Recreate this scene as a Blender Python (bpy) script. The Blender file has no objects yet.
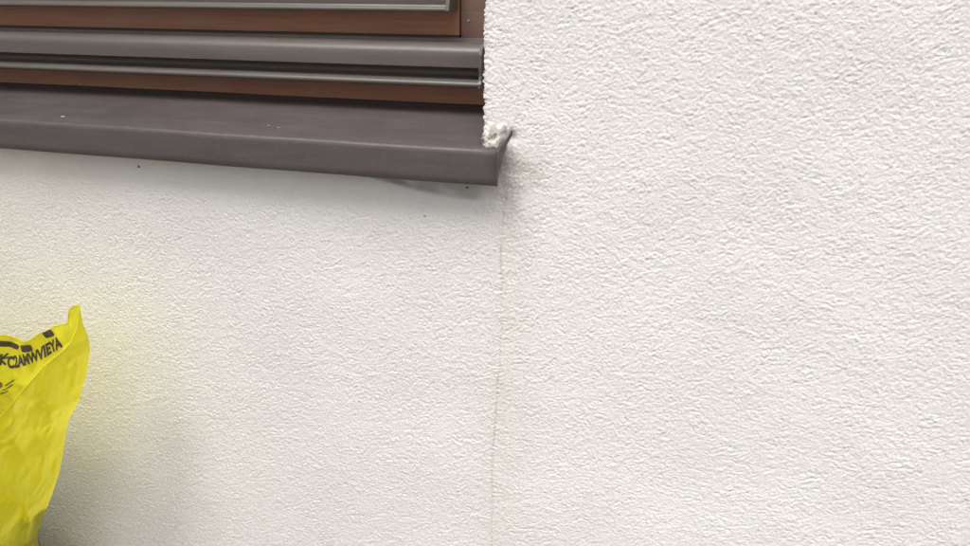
import bpy, bmesh, math, random
import numpy as np
from mathutils import Vector

random.seed(7)
rng = np.random.default_rng(11)
S = bpy.context.scene
COL = S.collection

# ------------------------------------------------------------------ camera
cam_d = bpy.data.cameras.new('camera')
cam = bpy.data.objects.new('camera', cam_d)
COL.objects.link(cam)
S.camera = cam
cam.location = (0.2354, -0.7570, 0.1636)
cam.rotation_euler = (math.radians(90 - 20.4), 0, math.radians(17.2))
cam_d.sensor_fit = 'HORIZONTAL'
cam_d.sensor_width = 36.0
cam_d.lens = 36.0 * 800.0 / 970.0
cam_d.clip_start = 0.02
cam_d.clip_end = 500.0

# ------------------------------------------------------------------ sky, sun, exposure
SUN_EL, SUN_AZ = math.radians(63), math.radians(-34)      # azimuth from the wall's outward normal, negative = from the left
world = bpy.data.worlds.new('World')
S.world = world
world.use_nodes = True
wn = world.node_tree
wn.nodes.clear()
w_out = wn.nodes.new('ShaderNodeOutputWorld')
w_bg = wn.nodes.new('ShaderNodeBackground')
w_sky = wn.nodes.new('ShaderNodeTexSky')
w_sky.sky_type = 'NISHITA'
w_sky.sun_disc = False
w_sky.sun_elevation = SUN_EL
w_sky.sun_rotation = math.pi + SUN_AZ
w_sky.air_density = 1.0
w_sky.dust_density = 6.0
w_sky.ozone_density = 1.0
w_hs = wn.nodes.new('ShaderNodeHueSaturation')             # overcast: the cloud takes the blue out of the sky
w_hs.inputs['Saturation'].default_value = 0.16
wn.links.new(w_sky.outputs[0], w_hs.inputs['Color'])
wn.links.new(w_hs.outputs[0], w_bg.inputs['Color'])
w_bg.inputs['Strength'].default_value = 0.065
wn.links.new(w_bg.outputs[0], w_out.inputs['Surface'])

sun_d = bpy.data.lights.new('sun', 'SUN')
sun_d.energy = 1.5
sun_d.angle = math.radians(27)
sun_d.color = (1.0, 0.97, 0.93)
sun = bpy.data.objects.new('sun', sun_d)
COL.objects.link(sun)
to_sun = Vector((math.sin(SUN_AZ) * math.cos(SUN_EL), -math.cos(SUN_AZ) * math.cos(SUN_EL), math.sin(SUN_EL)))
sun.rotation_euler = to_sun.to_track_quat('Z', 'Y').to_euler()
sun.location = to_sun * 4

S.view_settings.view_transform = 'Standard'
S.view_settings.look = 'None'
S.view_settings.gamma = 1.0
S.view_settings.use_curve_mapping = False
S.view_settings.exposure = 1.16


# ------------------------------------------------------------------ helpers
def srgb(r, g, b):
    f = lambda c: c / 12.92 if c <= 0.04045 else ((c + 0.055) / 1.055) ** 2.4
    return (f(r / 255), f(g / 255), f(b / 255), 1.0)


def tag(o, label=None, cat=None, group=None, kind=None):
    if label: o['label'] = label
    if cat: o['category'] = cat
    if group: o['group'] = group
    if kind: o['kind'] = kind
    return o


def empty(name, loc):
    o = bpy.data.objects.new(name, None)
    o.empty_display_size = 0.05
    COL.objects.link(o)
    o.location = loc
    return o


def link(name, me, mat, parent=None, smooth=False):
    o = bpy.data.objects.new(name, me)
    COL.objects.link(o)
    if mat: me.materials.append(mat)
    if parent:
        o.parent = parent
        loc = parent.location.copy()
        pp = parent.parent
        while pp:
            loc += pp.location
            pp = pp.parent
        o.matrix_parent_inverse.identity()
        me.transform(__import__('mathutils').Matrix.Translation(-loc))
    if smooth:
        me.polygons.foreach_set('use_smooth', [True] * len(me.polygons))
    return o


def mesh(verts, faces, name='m'):
    me = bpy.data.meshes.new(name)
    me.from_pydata([tuple(v) for v in verts], [], [tuple(f) for f in faces])
    me.update()
    return me


def box(x0, x1, y0, y1, z0, z1, bev=0.0, seg=2):
    bm = bmesh.new()
    bmesh.ops.create_cube(bm, size=1.0)
    for v in bm.verts:
        v.co = Vector(((x0 + x1) / 2 + v.co.x * (x1 - x0), (y0 + y1) / 2 + v.co.y * (y1 - y0), (z0 + z1) / 2 + v.co.z * (z1 - z0)))
    if bev:
        bmesh.ops.bevel(bm, geom=bm.edges[:], offset=bev, segments=seg, profile=0.5, affect='EDGES')
    me = bpy.data.meshes.new('box')
    bm.to_mesh(me)
    bm.free()
    return me


def smooth_profile(pts, k=4):
    """Catmull-Rom through the points of an open profile, corners flagged by a third value."""
    out = []
    n = len(pts)
    for i in range(n - 1):
        p1, p2 = np.array(pts[i][:2]), np.array(pts[i + 1][:2])
        p0 = np.array(pts[i - 1][:2]) if i and len(pts[i]) == 2 else p1
        p3 = np.array(pts[i + 2][:2]) if i + 2 < n and len(pts[i + 1]) == 2 else p2
        for j in range(k):
            t = j / k
            out.append(tuple(0.5 * (2 * p1 + (p2 - p0) * t + (2 * p0 - 5 * p1 + 4 * p2 - p3) * t * t + (3 * p1 - p0 - 3 * p2 + p3) * t ** 3)))
    out.append(tuple(pts[-1][:2]))
    return out


def extrude(prof, x0, x1, nx=1, wob=0.0):
    """closed profile of (y, z) pulled along x, capped"""
    n = len(prof)
    V, F = [], []
    for i in range(nx + 1):
        x = x0 + (x1 - x0) * i / nx
        dz = wob * math.sin(i * 1.7) if 0 < i < nx else 0
        V += [(x, y, z + dz) for y, z in prof]
    for i in range(nx):
        for j in range(n):
            F.append((i * n + j, (i + 1) * n + j, (i + 1) * n + (j + 1) % n, i * n + (j + 1) % n))
    F.append(tuple(range(n)))
    F.append(tuple(reversed(range(nx * n, nx * n + n))))
    me = mesh(V, F)
    bm = bmesh.new()
    bm.from_mesh(me)
    bmesh.ops.recalc_face_normals(bm, faces=bm.faces)
    bm.to_mesh(me)
    bm.free()
    return me


def smooth_by_angle(o, deg=35):
    me = o.data
    me.polygons.foreach_set('use_smooth', [True] * len(me.polygons))
    bm = bmesh.new()
    bm.from_mesh(me)
    for e in bm.edges:
        if len(e.link_faces) != 2 or e.calc_face_angle(0) > math.radians(deg):
            e.smooth = False
    bm.to_mesh(me)
    bm.free()


# ------------------------------------------------------------------ materials
def mat(name):
    m = bpy.data.materials.new(name)
    m.use_nodes = True
    nt = m.node_tree
    return m, nt, nt.nodes['Principled BSDF']


def nd(nt, typ, **kw):
    n = nt.nodes.new(typ)
    for k, v in kw.items():
        if k in n.inputs: n.inputs[k].default_value = v
        else: setattr(n, k, v)
    return n


def mix(nt, fac, a, b):
    m = nt.nodes.new('ShaderNodeMix')
    m.data_type = 'RGBA'
    for sock, v in ((m.inputs[0], fac), (m.inputs[6], a), (m.inputs[7], b)):
        if isinstance(v, (int, float)): sock.default_value = v
        elif isinstance(v, tuple): sock.default_value = v
        else: nt.links.new(v, sock)
    return m.outputs[2]


def ramp(nt, src, lo, hi, a=0.0, b=1.0):
    r = nt.nodes.new('ShaderNodeMapRange')
    r.inputs[1].default_value, r.inputs[2].default_value = lo, hi
    r.inputs[3].default_value, r.inputs[4].default_value = a, b
    nt.links.new(src, r.inputs[0])
    return r.outputs[0]


def coords(nt, scale=(1, 1, 1)):
    tc = nt.nodes.new('ShaderNodeTexCoord')
    mp = nt.nodes.new('ShaderNodeMapping')
    mp.inputs['Scale'].default_value = scale
    nt.links.new(tc.outputs['Object'], mp.inputs[0])
    return mp.outputs[0]


def noise(nt, co, scale, detail=4, rough=0.55):
    n = nd(nt, 'ShaderNodeTexNoise', Scale=scale, Detail=detail, Roughness=rough)
    nt.links.new(co, n.inputs['Vector'])
    return n.outputs['Fac']


def bump(nt, p, h, strength, dist):
    b = nd(nt, 'ShaderNodeBump', Strength=strength, Distance=dist)
    nt.links.new(h, b.inputs['Height'])
    nt.links.new(b.outputs[0], p.inputs['Normal'])


def stucco_material():
    m, nt, p = mat('stucco')
    co = coords(nt)
    base = mix(nt, ramp(nt, noise(nt, co, 7.0, 5), 0.35, 0.7), (0.80, 0.784, 0.765, 1), (0.77, 0.752, 0.73, 1))
    base = mix(nt, ramp(nt, noise(nt, co, 420.0, 3), 0.45, 0.8, 0, 0.35), base, (0.66, 0.645, 0.62, 1))
    at = nd(nt, 'ShaderNodeAttribute', attribute_name='stain_dim')
    st = nt.nodes.new('ShaderNodeSeparateColor')
    nt.links.new(at.outputs['Color'], st.inputs[0])
    base = mix(nt, st.outputs[0], base, (0.38, 0.27, 0.225, 1))      # rusty hairline crack
    base = mix(nt, st.outputs[1], base, (0.68, 0.625, 0.55, 1))      # faint run-off dirt beside it
    base = mix(nt, st.outputs[2], base, (0.34, 0.315, 0.275, 1))     # darker grey-brown on the smoothed mortar, the sill's end and the lump
    nt.links.new(base, p.inputs['Base Color'])
    p.inputs['Roughness'].default_value = 0.92
    p.inputs['Specular IOR Level'].default_value = 0.25
    bump(nt, p, noise(nt, co, 430.0, 5, 0.7), 0.8, 0.0016)
    return m


def metal_paint(name, col, rough, dust=0.25, streak=1.0, coat=0.0):
    m, nt, p = mat(name)
    co = coords(nt, (1, 1, 1))
    cs = coords(nt, (streak, 9, 9))
    c2 = tuple(min(1, c * 1.35 + 0.012) for c in col[:3]) + (1,)
    b = mix(nt, ramp(nt, noise(nt, cs, 9.0, 6, 0.65), 0.35, 0.75, 0, 0.7), col, c2)
    b = mix(nt, ramp(nt, noise(nt, co, 160.0, 4, 0.7), 0.52, 0.8, 0, dust), b, (0.36, 0.33, 0.31, 1))
    nt.links.new(b, p.inputs['Base Color'])
    nt.links.new(ramp(nt, noise(nt, co, 30.0, 5), 0.3, 0.7, rough - 0.06, rough + 0.1), p.inputs['Roughness'])
    p.inputs['Specular IOR Level'].default_value = 0.5
    if coat:
        p.inputs['Coat Weight'].default_value = coat
        p.inputs['Coat Roughness'].default_value = 0.25
    bump(nt, p, noise(nt, co, 320.0, 3), 0.12, 0.0006)
    return m


def wood_material(name, c1, c2, c3):
    m, nt, p = mat(name)
    cg = coords(nt, (1.2, 14, 26))
    b = mix(nt, ramp(nt, noise(nt, cg, 9.0, 8, 0.65), 0.3, 0.72), c1, c2)
    cl = coords(nt, (1, 2.5, 2.5))
    b = mix(nt, ramp(nt, noise(nt, cl, 14.0, 4), 0.45, 0.75, 0, 0.5), b, c3)
    nt.links.new(b, p.inputs['Base Color'])
    p.inputs['Roughness'].default_value = 0.5
    bump(nt, p, noise(nt, cg, 30.0, 6), 0.15, 0.0006)
    return m


def bag_material():
    m, nt, p = mat('yellow_film')
    nt.nodes.remove(p)
    out = nt.nodes['Material Output']
    co = coords(nt)
    col = mix(nt, ramp(nt, noise(nt, co, 18.0, 4), 0.35, 0.7), (0.82, 0.79, 0.04, 1), (0.78, 0.73, 0.026, 1))
    pr = nd(nt, 'ShaderNodeBsdfPrincipled')
    nt.links.new(col, pr.inputs['Base Color'])
    pr.inputs['Roughness'].default_value = 0.22
    pr.inputs['Specular IOR Level'].default_value = 0.5
    tr = nd(nt, 'ShaderNodeBsdfTranslucent')
    tr.inputs['Color'].default_value = (0.96, 0.87, 0.07, 1)
    mx = nt.nodes.new('ShaderNodeMixShader')
    mx.inputs[0].default_value = 0.5
    cw = coords(nt, (1, 1, 0.55))
    wn_ = nd(nt, 'ShaderNodeTexNoise', Scale=28.0, Detail=3.0)
    nt.links.new(cw, wn_.inputs['Vector'])
    add = nt.nodes.new('ShaderNodeVectorMath'); add.operation = 'MULTIPLY_ADD'
    nt.links.new(wn_.outputs['Color'], add.inputs[0])
    add.inputs[1].default_value = (0.05, 0.05, 0.05)
    nt.links.new(cw, add.inputs[2])
    vor = nd(nt, 'ShaderNodeTexVoronoi', Scale=38.0)
    vor.feature = 'F1'
    nt.links.new(add.outputs[0], vor.inputs['Vector'])
    nz_ = noise(nt, cw, 90.0, 5, 0.6)
    sm = nt.nodes.new('ShaderNodeMath'); sm.operation = 'MULTIPLY_ADD'
    nt.links.new(nz_, sm.inputs[0]); sm.inputs[1].default_value = 0.35
    nt.links.new(vor.outputs['Distance'], sm.inputs[2])
    b = nd(nt, 'ShaderNodeBump', Strength=0.35, Distance=0.006)
    nt.links.new(sm.outputs[0], b.inputs['Height'])
    nt.links.new(b.outputs[0], pr.inputs['Normal'])
    nt.links.new(b.outputs[0], tr.inputs['Normal'])
    nt.links.new(pr.outputs[0], mx.inputs[1])
    nt.links.new(tr.outputs[0], mx.inputs[2])
    nt.links.new(mx.outputs[0], out.inputs['Surface'])
    return m


def plain(name, col, rough=0.6, var=0.15, scale=40):
    m, nt, p = mat(name)
    b = mix(nt, ramp(nt, noise(nt, coords(nt), scale, 4), 0.3, 0.7), col, tuple(c * (1 - var) for c in col[:3]) + (1,))
    nt.links.new(b, p.inputs['Base Color'])
    p.inputs['Roughness'].default_value = rough
    return m


M_STUCCO = stucco_material()
M_SILL = metal_paint('sill_paint', srgb(71, 64, 65), 0.48, 0.09, 1.0)
M_RAIL = metal_paint('bronze_aluminium', srgb(82, 76, 72), 0.42, 0.06, 0.6)
M_GASKET = plain('black_rubber', (0.035, 0.03, 0.028, 1), 0.6)
M_WOOD = wood_material('brown_wood', srgb(138, 94, 70), srgb(172, 116, 84), srgb(152, 122, 106))
M_STILE = wood_material('greyed_brown_wood', srgb(104, 78, 68), srgb(126, 96, 84), srgb(118, 98, 92))
M_BAG = bag_material()
M_FADED = plain('faded_ink', (0.20, 0.165, 0.035, 1), 0.55, 0.4, 200)
M_INK = plain('dark_ink', (0.07, 0.055, 0.045, 1), 0.55)
M_JUNK = plain('dull_waste', (0.10, 0.085, 0.06, 1), 0.8, 0.6, 25)
M_GROUND = plain('grey_concrete', (0.20, 0.195, 0.19, 1), 0.9, 0.3, 12)
M_FLECK = plain('pale_fleck', (0.42, 0.40, 0.38, 1), 0.8)
M_SPECK = plain('dark_dirt', (0.12, 0.105, 0.095, 1), 0.9)
m_, nt_, p_ = mat('window_glass')
p_.inputs['Base Color'].default_value = (0.02, 0.024, 0.026, 1)
p_.inputs['Roughness'].default_value = 0.03
nt_.links.new(ramp(nt_, noise(nt_, coords(nt_), 12.0, 3), 0.3, 0.7, 0.02, 0.07), p_.inputs['Roughness'])
p_.inputs['Specular IOR Level'].default_value = 0.7
M_GLASS = m_

# ------------------------------------------------------------------ ground
GZ = -0.80
gv, gf = [], []
for i in range(41):
    for j in range(41):
        gx, gy = -60 + 3 * i, -118 + 3 * j
        gv.append((gx, gy, GZ + (0.02 * math.sin(gx * .7) * math.sin(gy * .5) if abs(gx) > 4 or gy < -5 else 0)))
for i in range(40):
    for j in range(40):
        gf.append((i * 41 + j, (i + 1) * 41 + j, (i + 1) * 41 + j + 1, i * 41 + j + 1))
tag(link('ground', mesh(gv, gf), M_GROUND), kind='structure')

# ------------------------------------------------------------------ stuccoed wall
OX0, OX1, OZ0, OZ1 = -1.25, 0.0, -0.004, 1.22           # window opening
REVEAL = 0.16


def band_noise(nz, nx, step, lam, width=0.45):
    """gaussian noise whose wavelengths gather round lam metres"""
    n = rng.standard_normal((nz, nx))
    fz = np.fft.fftfreq(nz, step)[:, None]
    fx = np.fft.fftfreq(nx, step)[None, :]
    fr = np.sqrt((fx * 1.08) ** 2 + (fz * 0.95) ** 2) + 1e-9
    g = np.exp(-0.5 * (np.log(fr * lam) / width) ** 2)
    r = np.fft.ifft2(np.fft.fft2(n) * g).real
    return r / r.std()


def grains(X, Z, cell, fill):
    """separate mineral grains: rounded stones of uneven size scattered over the render"""
    gx, gz = X / cell, Z / cell
    ix, iz = np.floor(gx).astype(int), np.floor(gz).astype(int)
    ox, oz = ix.min() - 2, iz.min() - 2
    nxc, nzc = ix.max() - ox + 4, iz.max() - oz + 4
    jx, jz = rng.random((nzc, nxc)), rng.random((nzc, nxc))
    rad = rng.uniform(0.45, 1.0, (nzc, nxc))
    el = rng.uniform(0.75, 1.5, (nzc, nxc))
    hgt = rng.uniform(0.35, 1.0, (nzc, nxc)) * (rng.random((nzc, nxc)) < fill)
    out = np.zeros_like(X)
    for dx in (-1, 0, 1):
        for dz in (-1, 0, 1):
            a, b = iz + dz - oz, ix + dx - ox
            d2 = ((gx - (ix + dx + jx[a, b])) / el[a, b]) ** 2 + ((gz - (iz + dz + jz[a, b])) * 1.1) ** 2
            out = np.maximum(out, hgt[a, b] * np.sqrt(np.clip(1 - d2 / rad[a, b] ** 2, 0, 1)))
    return out


def build_wall():
    st = 0.00115
    X0, X1, Z0, Z1 = -0.89, 0.56, GZ - 0.01, 0.21
    nx, nz = int(round((X1 - X0) / st)) + 1, int(round((Z1 - Z0) / st)) + 1
    # let a grid column fall on the opening's edge
    xs = np.arange(nx) * st + X0
    xs += -xs[np.argmin(abs(xs))]
    zs = np.arange(nz) * st + Z0
    zs += OZ0 - zs[np.argmin(abs(zs - OZ0))]
    X, Z = np.meshgrid(xs, zs)
    a = band_noise(nz, nx, st, 0.0050, 0.42)
    a2 = band_noise(nz, nx, st, 0.0072, 0.50)
    b = band_noise(nz, nx, st, 0.0040, 0.30)
    c = band_noise(nz, nx, st, 0.0030, 0.22)
    big = band_noise(nz, nx, st, 0.22, 0.5)
    patch = band_noise(nz, nx, st, 0.05, 0.6)
    h = 0.34 * a + 0.24 * np.maximum(a2, a) + 0.38 * b + 0.34 * c          # trowelled dabs of grain
    h = -np.log1p(np.exp(-2.2 * (h - 0.15))) / 2.2 * 1.5                          # flattened tops, open pits
    h = 0.62 * h + 0.75 * grains(X, Z, 0.0041, 0.75) + 0.45 * grains(X + 0.3, Z, 0.0027, 0.6)
    h = h * (1 + 0.16 * np.clip(patch, -2, 2)) * 0.00056
    h += big * 0.0003
    stain_dim = np.zeros((nz, nx, 3))
    # smoothed mortar under the right-hand end of the sill, a shallow dish with a curved lower lip
    lip = -0.052 + 0.030 * np.clip((-0.005 - X) / 0.165, 0, 2) ** 1.7
    inside = 1 / (1 + np.exp(-(Z - lip) / 0.0009)) * (Z < OZ0 + 0.01) * (1 / (1 + np.exp((X - 0.003) / 0.006))) * (X > -0.30)
    h = h * (1 - 0.6 * inside) - 0.0040 * inside
    stain_dim[..., 2] = 0.62 * inside * np.clip(0.75 + 0.35 * patch, 0.2, 1)
    # hairline crack that runs down from the sill's end
    k = np.clip((-0.046 - Z) / 0.44, 0, 1.2)
    wav = np.interp(zs, np.linspace(zs[0], zs[-1], 70), rng.standard_normal(70) * 0.0007)[:, None]
    cx = 0.0228 - 0.0155 * k + wav + 0.002 * np.sin(Z * 21)
    dist = np.abs(X - cx)
    on = (Z < -0.012)
    strength = np.clip(0.75 + 0.5 * np.interp(zs, np.linspace(zs[0], zs[-1], 60), rng.standard_normal(60)), 0.55, 1.2)[:, None]
    crack = np.exp(-(dist / 0.0010) ** 2) * on * strength
    h -= 0.00035 * crack
    stain_dim[..., 0] = np.clip(0.44 * crack, 0, 0.5)
    # run-off beside the crack, and a darker grey-brown patch round the sill's end
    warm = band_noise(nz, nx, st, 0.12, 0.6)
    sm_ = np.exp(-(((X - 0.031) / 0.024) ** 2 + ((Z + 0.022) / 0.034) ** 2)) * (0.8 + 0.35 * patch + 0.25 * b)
    stain_dim[..., 2] += np.clip(0.62 * sm_, 0, 0.7)
    stain_dim[..., 1] = np.clip(np.exp(-((X - cx - 0.010) / 0.030) ** 2) * on * (0.24 + 0.02 * patch) + 0.01 * np.clip(patch, 0, 2) + 0.03 * np.clip(warm, 0, 2), 0, 0.5)
    # lump of render that was worked over the sill's end
    top = 0.0055
    lump = np.clip((0.0235 - X) / 0.005, 0, 1) * np.clip(1 - (np.clip(Z - top, 0, 1) / 0.021) ** 1.6, 0, 1) * (Z > top - 0.003) * (X > -0.002)
    jag = 1 + 0.28 * a + 0.22 * b
    torn = band_noise(nz, nx, st, 0.012, 0.35)
    h = h * (1 - 0.5 * np.clip(lump * 2, 0, 1)) + lump * (0.0145 + 0.0022 * torn + 0.0008 * b)
    stain_dim[..., 2] += (lump > 0.02) * np.clip(0.80 + 0.4 * torn + 0.1 * b, 0.25, 1)  # lump's colour darkened to offset sky light on its upturned face
    # a nick where the sill's end flange meets the wall
    h -= 0.004 * np.exp(-(((X - 0.029) / 0.004) ** 2 + ((Z - 0.014) / 0.006) ** 2))
    # ragged arris of the opening
    edge = np.exp(-np.clip(X, 0, 1) / 0.005) * (Z > OZ0)
    Y = -h + edge * (0.0010 + 0.0010 * np.abs(b))
    ex = np.interp(zs, zs[::4], rng.standard_normal(len(zs[::4])) * 0.0008)[:, None] + 0.0005 * np.roll(a, 5, 1)
    XX = X + edge * ex
    co = np.stack([XX, Y, Z], -1).reshape(-1, 3)
    idx = np.arange(nz * nx).reshape(nz, nx)
    q = np.stack([idx[:-1, :-1], idx[:-1, 1:], idx[1:, 1:], idx[1:, :-1]], -1)
    xm, zm = (xs[:-1] + xs[1:]) / 2, (zs[:-1] + zs[1:]) / 2
    keep = ~((xm[None, :] < OX1) & (zm[:, None] > OZ0))
    quads = q[keep]
    used = np.zeros(nz * nx, bool)
    used[quads.ravel()] = True
    remap = np.cumsum(used) - 1
    quads = remap[quads]
    co = co[used]
    stain_dim = stain_dim.reshape(-1, 3)[used]
    # the rest of the wall round the modelled patch, the reveals and the back
    ev, ef = [], []

    def quad(*p):
        n = len(ev)
        ev.extend(p)
        ef.append([n, n + 1, n + 2, n + 3])
    xa, xb, za, zb = xs[0], xs[-1], zs[0], zs[-1]
    L, Rr, T = -2.6, 2.4, 2.3
    F = lambda x0, x1, z0, z1: quad((x0, 0, z0), (x1, 0, z0), (x1, 0, z1), (x0, 0, z1))
    F(L, xa, za, OZ0)
    F(L, OX0, OZ0, T)
    F(xb, Rr, za, T)
    F(OX0, OX1, OZ1, T)
    F(OX1, xb, zb, T)
    quad((OX1, 0.0, zb), (OX1, REVEAL, zb), (OX1, REVEAL, OZ1), (OX1, 0.0, OZ1))
    quad((OX0, REVEAL, OZ0), (OX0, 0, OZ0), (OX0, 0, OZ1), (OX0, REVEAL, OZ1))
    quad((OX0, 0, OZ1), (OX1, 0, OZ1), (OX1, REVEAL, OZ1), (OX0, REVEAL, OZ1))
    quad((OX0, REVEAL, OZ0), (OX1, REVEAL, OZ0), (OX1, 0.001, OZ0), (OX0, 0.001, OZ0))
    quad((L, 0, T), (Rr, 0, T), (Rr, 0.35, T), (L, 0.35, T))
    quad((L, 0.35, za), (L, 0, za), (L, 0, T), (L, 0.35, T))
    quad((Rr, 0, za), (Rr, 0.35, za), (Rr, 0.35, T), (Rr, 0, T))
    quad((Rr, 0.35, za), (L, 0.35, za), (L, 0.35, T), (Rr, 0.35, T))
    # unseen return wall, added at the left to dim that side
    CX, CY, CT = -1.5, -2.0, 2.6
    quad((CX, 0, za), (CX, 0, CT), (CX, CY, CT), (CX, CY, za))
    quad((L, CY, za), (CX, CY, za), (CX, CY, CT), (L, CY, CT))
    quad((L, CY, CT), (CX, CY, CT), (CX, 0, CT), (L, 0, CT))
    nv = len(co)
    # right-hand reveal, grown from the ragged arris itself
    ic = int(np.argmin(abs(xs)))
    rows = np.where(zs >= OZ0 - 1e-6)[0]
    near = remap[idx[rows, ic]]
    ne = len(ev)
    for r_ in rows: ev.append((0.0, REVEAL, zs[r_]))
    far = np.arange(len(rows)) + nv + ne
    rev = np.stack([near[:-1], far[:-1], far[1:], near[1:]], -1)
    allco = np.concatenate([co, np.array(ev)])
    allq = np.concatenate([quads, np.array(ef) + nv, rev])
    me = bpy.data.meshes.new('stuccoed_wall')
    me.vertices.add(len(allco))
    me.vertices.foreach_set('co', allco.ravel().astype(np.float32))
    me.loops.add(allq.size)
    me.loops.foreach_set('vertex_index', allq.ravel().astype(np.int32))
    me.polygons.add(len(allq))
    me.polygons.foreach_set('loop_start', (np.arange(len(allq)) * 4).astype(np.int32))
    sm = np.ones(len(allq), bool)
    sm[len(quads):] = False
    me.update(calc_edges=True)
    me.polygons.foreach_set('use_smooth', sm)
    at = me.attributes.new('stain_dim', 'FLOAT_COLOR', 'POINT')
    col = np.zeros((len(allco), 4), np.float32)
    col[:nv, :3] = stain_dim
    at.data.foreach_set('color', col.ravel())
    return me


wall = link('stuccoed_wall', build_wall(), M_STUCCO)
tag(wall, 'rough white stuccoed house wall with a hairline crack below the window sill', 'wall', kind='thing')


def lump_mesh(c, r, sq=(1, 1, 1), seed=0):
    rr = random.Random(seed)
    bm = bmesh.new()
    bmesh.ops.create_icosphere(bm, subdivisions=2, radius=1)
    for v in bm.verts:
        k = 1 + rr.uniform(-0.45, 0.35)
        v.co = Vector((c[0] + v.co.x * r * sq[0] * k, c[1] + v.co.y * r * sq[1] * k, c[2] + v.co.z * r * sq[2] * k))
    me = bpy.data.meshes.new('lump')
    bm.to_mesh(me)
    bm.free()
    return me


for i, (x, z, r) in enumerate(((-0.6045, -0.031, 0.0019), (-0.4215, -0.0455, 0.0017), (-0.0655, -0.0745, 0.0013), (-0.018, -0.040, 0.0012))):
    link('dirt_speck', lump_mesh((x, 0.0, z), r, (1.5 - 0.3 * (i % 3), 0.5, 0.55 + 0.2 * (i % 2)), i), M_SPECK, wall)

# ------------------------------------------------------------------ window: frame, sash, weather rails, pane
win = empty('window', (-0.62, 0.10, 0.02))
tag(win, 'brown wooden window with grey-bronze weather rails set back in the wall', 'window', kind='thing')
FY = 0.100
W0, W1 = OX0 + 0.002, OX1 - 0.002
link('frame_bottom_rail', box(W0, W1, FY, FY + 0.06, 0.012, 0.0985, 0.0015), M_WOOD, win)
SEAM = -0.0582
link('frame_stile', box(SEAM + 0.0006, W1, FY + 0.0005, FY + 0.058, 0.0995, OZ1 - 0.062, 0.0012), M_STILE, win)
link('frame_stile', box(W0, W0 + 0.056, FY + 0.0005, FY + 0.058, 0.0995, OZ1 - 0.062, 0.0012), M_STILE, win)
link('frame_head', box(W0, W1, FY + 0.0005, FY + 0.058, OZ1 - 0.061, OZ1 - 0.002, 0.0012), M_WOOD, win)
sash = empty('sash', (0, 0, 0.08))
sash.parent = win
SX0, SX1 = W0 + 0.058, SEAM - 0.0006
link('sash_bottom_rail', box(SX0, SX1, FY - 0.0012, FY + 0.05, 0.1015, 0.152, 0.0012), M_WOOD, sash)
link('sash_stile', box(SX1 - 0.052, SX1 - 0.0005, FY + 0.0002, FY + 0.049, 0.1525, OZ1 - 0.112, 0.0012), M_WOOD, sash)
link('sash_stile', box(SX0 + 0.0005, SX0 + 0.052, FY + 0.0002, FY + 0.049, 0.1525, OZ1 - 0.112, 0.0012), M_WOOD, sash)
link('sash_top_rail', box(SX0, SX1, FY + 0.0002, FY + 0.049, OZ1 - 0.1115, OZ1 - 0.064, 0.0012), M_WOOD, sash)
link('pane', box(SX0 + 0.050, SX1 - 0.050, FY + 0.018, FY + 0.022, 0.150, OZ1 - 0.110), M_GLASS, sash)

# lower weather rail: rounded shoulder, flat face, hollow, drip lip
prof = smooth_profile([(0.0985, 0.0986, 1), (0.0985, 0.1000), (0.0950, 0.1008), (0.0905, 0.0994, 1), (0.0900, 0.0975, 1), (0.0820, 0.0965), (0.0740, 0.0945),
                       (0.0685, 0.0900), (0.0665, 0.0850), (0.0660, 0.0780), (0.0660, 0.0722, 1), (0.0680, 0.0712, 1), (0.0790, 0.0690), (0.0815, 0.0640), (0.0780, 0.0605),
                       (0.0690, 0.0588), (0.0645, 0.0575), (0.0625, 0.0550), (0.0632, 0.0525), (0.0655, 0.0512, 1), (0.0700, 0.0520), (0.0985, 0.0535, 1)], 4)
RX1 = -0.0262
rail = link('weather_rail', extrude(prof, W0 + 0.004, RX1), M_RAIL, win)
smooth_by_angle(rail)


def end_cap(prof, x, th, parent, grow=0.0007, m=None):
    c = np.mean(np.array(prof), 0)
    pr = []
    for y, z in prof:
        d = np.array((y, z)) - c
        n = d / (np.linalg.norm(d) + 1e-9)
        pr.append((min(y + n[0] * grow, 0.0986), z + n[1] * grow))
    o = link('end_cap', extrude(pr, x, x + th), m or M_RAIL, parent)
    return o


hull_prof = [(0.0984, 0.0540), (0.0984, 0.1004), (0.0900, 0.0990), (0.0820, 0.0972), (0.0740, 0.0952), (0.0680, 0.0905), (0.0655, 0.0850), (0.0650, 0.0722),
             (0.0655, 0.0640), (0.0640, 0.0590), (0.0618, 0.0560), (0.0622, 0.0515), (0.0650, 0.0500)]
end_cap(hull_prof, RX1 + 0.0002, 0.0032, rail, 0.0003)
# upper weather rail at the foot of the pane
prof2 = smooth_profile([(0.0980, 0.1310, 1), (0.0760, 0.1275, 1), (0.0715, 0.1272), (0.0690, 0.1288), (0.0695, 0.1315), (0.0730, 0.1328, 1), (0.0740, 0.1345, 1),
                        (0.0735, 0.1420), (0.0760, 0.1490), (0.0840, 0.1560), (0.0980, 0.1620, 1)], 4)
rail2 = link('weather_rail', extrude(prof2, SX0 + 0.004, SX1 - 0.0050), M_RAIL, sash)
smooth_by_angle(rail2)
hull2 = [(0.0981, 0.1300), (0.0755, 0.1264), (0.0708, 0.1262), (0.0680, 0.1290), (0.0690, 0.1325), (0.0720, 0.1420), (0.0750, 0.1495), (0.0832, 0.1568), (0.0981, 0.1630)]
end_cap(hull2, SX1 - 0.0048, 0.0042, rail2, 0.0)
link('gasket', box(SX0, SX1, FY - 0.0030, FY - 0.0014, 0.1008, 0.1026), M_GASKET, sash)
link('pale_fleck', lump_mesh((-0.6080 + 0.028, FY - 0.0005, 0.031), 0.0015, (1, .4, 1), 5), M_FLECK, win)
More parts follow.
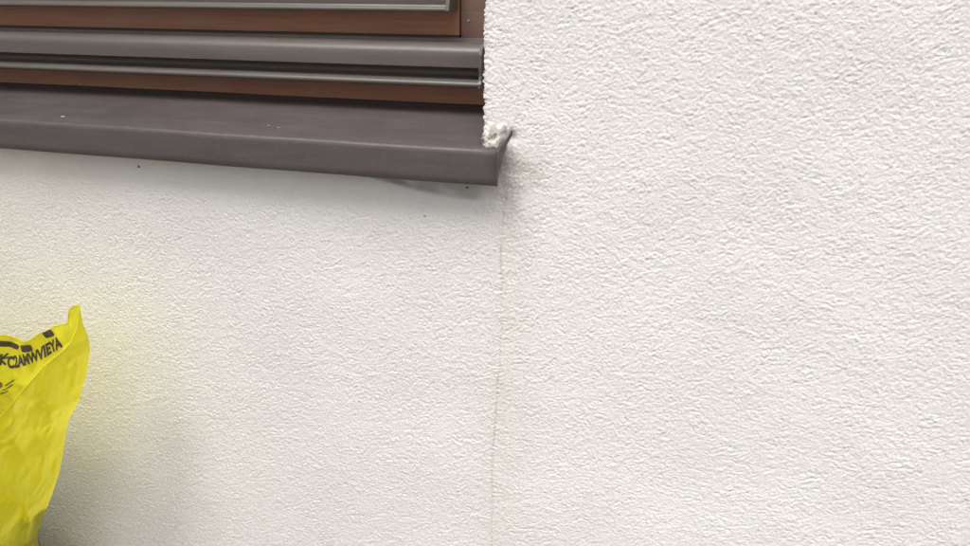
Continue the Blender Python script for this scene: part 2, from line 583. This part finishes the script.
link('pale_fleck', lump_mesh((-0.0485, FY - 0.0005, 0.1180), 0.0010, (1, .4, 1), 6), M_FLECK, win)

# ------------------------------------------------------------------ window sill
sill = empty('window_sill', (-0.60, 0.0, 0.0))
tag(sill, 'dark purplish-brown metal sill sloping out below the brown window', 'window sill', kind='thing')
NY, NT, NB = -0.0250, 0.0052, -0.0300
SR = 0.0212
sx0 = OX0 + 0.001
nX = 60
pl = [(0.0995, 0.0290), (0.0985, 0.0255), (0.0930, 0.0243), (0.06, 0.0187), (0.03, 0.0139), (0.0, 0.0092), (NY + 0.0045, NT + 0.0003), (NY + 0.0020, NT - 0.0004),
      (NY + 0.0004, NT - 0.0022), (NY, NT - 0.0060), (NY - 0.0006, -0.012), (NY - 0.0010, -0.022), (NY - 0.0006, NB + 0.0016), (NY + 0.0004, NB), (NY + 0.0040, NB - 0.0002), (NY + 0.0042, NB + 0.0012)]
V, F = [], []
for i in range(nX + 1):
    x = sx0 + (SR - sx0) * i / nX
    w = 0.00035 * math.sin(x * 9) + 0.0002 * math.sin(x * 31 + 1)
    V += [(x, y + (w if y < 0 else 0), z + (w if -0.01 < y < 0.09 else w * 0.6)) for y, z in pl]
n = len(pl)
for i in range(nX):
    for j in range(n - 1):
        F.append((i * n + j, i * n + j + 1, (i + 1) * n + j + 1, (i + 1) * n + j))
plate = link('sill_plate', mesh(V, F), M_SILL, sill, True)
md = plate.modifiers.new('thickness', 'SOLIDIFY')
md.thickness = 0.0011
md.offset = -1
# the end flange: a folded triangle from the nose back to the wall
fl_out = [(SR + 0.0002, NY - 0.0008, NB), (SR + 0.0002, NY - 0.0004, -0.012), (SR + 0.0004, NY, NT - 0.001), (0.0226, -0.014, 0.0085), (0.0252, -0.006, 0.0135), (0.0290, 0.0015, 0.0215), (0.0286, 0.0015, 0.0160), (0.0255, -0.0050, 0.0080), (0.0236, -0.0110, -0.001), (0.0224, -0.0170, -0.011), (0.0217, -0.0215, -0.021)]
V = [p for p in fl_out] + [(x - 0.0012, y + 0.0003, z) for x, y, z in fl_out]
k = len(fl_out)
F = [tuple(range(k)), tuple(reversed(range(k, 2 * k)))] + [(i, k + i, k + (i + 1) % k, (i + 1) % k) for i in range(k)]
me = mesh(V, F)
bm = bmesh.new(); bm.from_mesh(me); bmesh.ops.recalc_face_normals(bm, faces=bm.faces); bm.to_mesh(me); bm.free()
link('end_flange', me, M_SILL, sill)
for i, (x, y, r) in enumerate(((-0.515, -0.004, 0.0016), (-0.232, 0.002, 0.0008), (-0.247, 0.006, 0.0007))):
    zz = float(np.interp(y, [NY, 0, 0.03, 0.06, 0.1], [NT, 0.0092, 0.0139, 0.0187, 0.0255]))
    link('pale_fleck', lump_mesh((x, y, zz + 0.0003), r, (2.0, 1.0, 0.35), 20 + i), M_FLECK, sill)

# ------------------------------------------------------------------ yellow bag
bag = empty('plastic_bag', (-0.70, -0.20, GZ))
tag(bag, 'crumpled open yellow plastic bag with dark print in front of the white wall', 'bag')
cz = np.array([-0.82, -0.78, -0.70, -0.62, -0.55, -0.5029, -0.4584, -0.4246, -0.3896, -0.3485, -0.3331, -0.3051, -0.2953, -0.2793, -0.2585, -0.2396, -0.2242, -0.2062, -0.18])
cxs = np.array([-0.62, -0.585, -0.580, -0.595, -0.5966, -0.5736, -0.547, -0.5287, -0.514, -0.4986, -0.490, -0.469, -0.4663, -0.4571, -0.4484, -0.4416, -0.4398, -0.4443, -0.4440])
LEFT = np.array([-0.878, -0.300])
FR_U = np.array([-1, -0.6, 0, 0.3, 0.641, 0.713, 0.787, 0.833, 0.89, 0.95, 0.985, 1.0])
FR_Z = np.array([-0.25, -0.33, -0.37, -0.36, -0.3136, -0.2884, -0.2577, -0.241, -0.2308, -0.2187, -0.206, -0.184])
BK_U = np.array([-1, -0.6, 0, 0.3, 0.547, 0.64, 0.727, 0.81, 0.895, 0.93, 0.965, 1.0])
BK_Z = np.array([-0.25, -0.23, -0.235, -0.23, -0.2327, -0.2396, -0.228, -0.219, -0.2135, -0.194, -0.1865, -0.184])


def vnoise(seed):
    r = np.random.default_rng(seed)
    k = r.normal(size=(14, 3)) * 1.0
    ph = r.uniform(0, 6.28, 14)
    return lambda P, f: sum(np.sin((P * f) @ kk + p) for kk, p in zip(k, ph)) / 14 ** 0.5


N1, N2, N3 = vnoise(3), vnoise(5), vnoise(9)


def bag_point(u, side, t, off=0.0):
    """u from -1 (far corner) to 1 (near corner); side +1 front panel, -1 back panel; t 0 floor .. 1 rim"""
    u = np.asarray(u, float); t = np.asarray(t, float)
    zr = np.where(side > 0, np.interp(u, FR_U, FR_Z), np.interp(u, BK_U, BK_Z))
    z = GZ + 0.003 + t * (zr - GZ - 0.003)
    xc = np.interp(z, cz, cxs)
    K = np.stack([xc, np.full_like(xc, -0.10)], -1)
    mid = (K + LEFT) / 2
    ax = (K - LEFT) / 2
    Wd = np.linalg.norm(ax, axis=-1)
    a = ax / Wd[..., None]
    bdir = np.stack([a[..., 1], -a[..., 0]], -1)
    low = np.clip((-0.30 - z) / 0.25, 0, 1)
    ex = 0.8 - 0.27 * low
    lens = (1 - np.clip(u * u, 0, 1)) ** ex
    df = 0.09 - 0.035 * low + 0.04 * np.clip((-0.62 - z) / 0.1, 0, 1)
    db = 0.05 + 0.11 * low
    foot = 1 - 0.25 * np.clip((GZ + 0.05 - z) / 0.05, 0, 1) ** 2
    q = np.where(side > 0, df, -db) * lens * foot
    P2 = mid + a * (u * Wd)[..., None] * foot[..., None] + bdir * q[..., None]
    P = np.concatenate([P2, z[..., None]], -1)
    ed = np.clip((1 - np.abs(u)) * 14, 0, 1)
    Q = P * np.array([1.0, 1.0, 0.42])
    cr = N3(P, 14) * 0.004 + (0.7 - np.abs(N1(Q, 42.0))) * 0.0062 + (0.7 - np.abs(N2(Q, 95.0))) * 0.0040 + (0.7 - np.abs(N3(Q, 190.0))) * 0.0017
    # slanting pleats that run down from the gathered corner
    run = u * 0.24 * 0.75 + z * 0.66
    cr = cr + 0.0022 * np.abs(np.sin(run * 62 + 0.8 * N3(P, 14))) * np.clip((z + 0.75) / 0.3, 0, 1)
    d = cr * ed + off
    sgn = np.where(side > 0, 1.0, -1.0)
    P[..., :2] += bdir * (d * sgn)[..., None]
    P[..., 2] += 0.0012 * N2(P, 60.0) * t ** 6 * ed
    return P


def build_bag():
    nu, ntt = 300, 260
    th = np.linspace(0, math.pi, nu)
    uf = np.cos(th)
    t = np.linspace(0, 1, ntt)
    U, T = np.meshgrid(uf, t)
    front = bag_point(U, np.ones_like(U), T)
    back = bag_point(U[:, ::-1], -np.ones_like(U), T)[:, 1:-1]
    grid = np.concatenate([front, back], 1)
    m = grid.shape[1]
    V = [tuple(p) for p in grid.reshape(-1, 3)]
    F = []
    for i in range(ntt - 1):
        for j in range(m):
            F.append((i * m + j, i * m + (j + 1) % m, (i + 1) * m + (j + 1) % m, (i + 1) * m + j))
    c = len(V)
    V.append(tuple(np.mean(grid[0], 0)))
    for j in range(m):
        F.append((c, (j + 1) % m, j))
    return mesh(V, F), grid[-1]


me, rim = build_bag()
film = link('film', me, M_BAG, bag, True)


def tube(path, rad, seg=6):
    path = np.asarray(path)
    V, F = [], []
    n = len(path)
    for i in range(n):
        d = path[(i + 1) % n] - path[i - 1]
        d = d / (np.linalg.norm(d) + 1e-9)
        s = np.cross(d, (0, 0, 1.0)); s /= np.linalg.norm(s) + 1e-9
        w = np.cross(s, d)
        for k in range(seg):
            an = 2 * math.pi * k / seg
            V.append(path[i] + rad * (math.cos(an) * s + math.sin(an) * w))
    for i in range(n):
        for k in range(seg):
            F.append((i * seg + k, i * seg + (k + 1) % seg, ((i + 1) % n) * seg + (k + 1) % seg, ((i + 1) % n) * seg + k))
    return mesh(V, F)


link('hem', tube(rim[::2], 0.0007), M_BAG, bag, True)

# waste inside the bag: it fills the film's lower part and heaps up unevenly
def build_contents():
    nu, nt_ = 60, 40
    uf = np.cos(np.linspace(0, math.pi, nu))
    ring = []
    for side in (1, -1):
        uu = uf if side > 0 else uf[::-1][1:-1]
        zt = -0.455 + 0.03 * np.sin(uu * 5 + side) + 0.015 * np.sin(uu * 13)
        zr = np.interp(uu, FR_U, FR_Z) if side > 0 else np.interp(uu, BK_U, BK_Z)
        tt = np.linspace(0.02, 1, nt_)[:, None] * ((zt - GZ) / (zr - GZ))[None, :]
        ring.append(bag_point(np.repeat(uu[None] * 0.965, nt_, 0), np.full(tt.shape, float(side)), tt, -0.007))
    g = np.concatenate(ring, 1)
    m = g.shape[1]
    g = g + 0.002 * np.sin(g[..., ::-1] * 140)
    V = [tuple(p) for p in g.reshape(-1, 3)]
    F = [(i * m + j, i * m + (j + 1) % m, (i + 1) * m + (j + 1) % m, (i + 1) * m + j) for i in range(nt_ - 1) for j in range(m)]
    c = len(V)
    V.append(tuple(np.mean(g[-1], 0) + np.array((0, 0, 0.02))))
    V.append(tuple(np.mean(g[0], 0)))
    for j in range(m):
        F.append((c, (nt_ - 1) * m + j, (nt_ - 1) * m + (j + 1) % m))
        F.append((c + 1, (j + 1) % m, j))
    return mesh(V, F)


link('contents', build_contents(), M_JUNK, bag, True)


# print on the back panel, read from inside the mouth
def on_back(p, z, off):
    """p metres along the panel from its middle, z height -> a point just inside the back panel"""
    u = np.asarray(p, float) / 0.2405
    zr = np.interp(u, BK_U, BK_Z)
    t = (np.asarray(z, float) - GZ - 0.003) / (zr - GZ - 0.003)
    return bag_point(u, -np.ones_like(u), t, -off)


def subdivide_poly(me, cuts=3, maxlen=0.002):
    bm = bmesh.new()
    bm.from_mesh(me)
    bmesh.ops.triangulate(bm, faces=bm.faces)
    for _ in range(cuts):
        es = [e for e in bm.edges if e.calc_length() > maxlen]
        if not es: break
        bmesh.ops.subdivide_edges(bm, edges=es, cuts=1)
        bmesh.ops.triangulate(bm, faces=bm.faces)
    bm.to_mesh(me)
    bm.free()


def decal(name, me, ink=None):
    """a flat mesh in (p, z) wrapped onto the panel"""
    subdivide_poly(me)
    co = np.array([v.co[:] for v in me.vertices])
    P = on_back(co[:, 0], co[:, 1], 0.0011)
    for v, p in zip(me.vertices, P): v.co = p
    me.update()
    return link(name, me, ink or M_INK, bag)


def text_mesh(s, size):
    cu = bpy.data.curves.new('t', 'FONT')
    cu.body = s
    cu.size = size
    cu.offset = size * 0.05
    o = bpy.data.objects.new('t', cu)
    COL.objects.link(o)
    bpy.context.view_layer.update()
    me = bpy.data.meshes.new_from_object(o.evaluated_get(bpy.context.evaluated_depsgraph_get()))
    bpy.data.objects.remove(o)
    bpy.data.curves.remove(cu)
    return me


def polys(rings):
    V, F = [], []
    for r in rings:
        F.append(tuple(range(len(V), len(V) + len(r))))
        V += [(x, y, 0) for x, y in r]
    return mesh(V, F)


def rounded(cx, cz_, w, h, rot, r=0.3):
    out = []
    for k in range(20):
        a = 2 * math.pi * k / 20
        c, s = math.cos(a), math.sin(a)
        x = w / 2 * math.copysign(abs(c) ** r, c); y = h / 2 * math.copysign(abs(s) ** r, s)
        out.append((cx + x * math.cos(rot) - y * math.sin(rot), cz_ + x * math.sin(rot) + y * math.cos(rot)))
    return out


# dashes along the mouth
decal('printed_dash', polys([rounded(0.1868, -0.2275, 0.0115, 0.0100, 0.35)]))
decal('printed_dash', polys([rounded(0.1585, -0.2478, 0.0155, 0.0105, 0.30)]))
decal('printed_dash', polys([rounded(0.1280, -0.2430, 0.0420, 0.0075, -0.28)]))
# curved line of lettering
tm = text_mesh('C2AMWVIEYA', 0.0205)
co = np.array([v.co[:] for v in tm.vertices])
x0, x1 = co[:, 0].min(), co[:, 0].max()
s = (co[:, 0] - x0) / (x1 - x0)
for v, ss, c in zip(tm.vertices, s, co):
    base_p = 0.137 + 0.066 * ss
    base_z = -0.2775 + 0.010 * ss + 0.0235 * ss ** 2
    v.co = (base_p - 0.25 * c[1], base_z + c[1], 0)
decal('printed_lettering', tm)
# a crossed letter, a round letter and short strokes further down
def strokes(segs, w):
    out = []
    for (xa, za), (xb, zb) in segs:
        d = np.array((xb - xa, zb - za)); d /= np.linalg.norm(d); nrm = np.array((-d[1], d[0])) * w / 2
        out.append([(xa + nrm[0], za + nrm[1]), (xa - nrm[0], za - nrm[1]), (xb - nrm[0], zb - nrm[1]), (xb + nrm[0], zb + nrm[1])])
    return polys(out)


X, Zc = 0.1275, -0.2640
decal('printed_letter', strokes([((X - .007, Zc + .006), (X + .006, Zc - .008)), ((X - .008, Zc - .006), (X + .007, Zc + .006)), ((X - .0085, Zc), (X + .008, Zc + .001)), ((X, Zc - .008), (X + .0005, Zc + .007))], 0.0026))
tm = text_mesh('D', 0.016)
for v in tm.vertices: v.co = (0.1245 + v.co.x * 0.9 - 0.35 * v.co.y, -0.306 + v.co.y * 0.8 + 0.35 * v.co.x, 0)
decal('printed_letter', tm, M_FADED)
for i, (px, pz, l) in enumerate(((0.1415, -0.2985, 1.2), (0.1395, -0.3055, 1.3), (0.1370, -0.3125, 1.1), (0.1325, -0.3180, 0.9), (0.1270, -0.3225, 1.2), (0.1225, -0.3290, 1.0), (0.1205, -0.3185, 0.8))):
    decal('printed_stroke', strokes([((px - .0040 * l, pz - .0026 * l), (px + .0040 * l, pz + .0030 * l))], 0.0021), M_FADED)
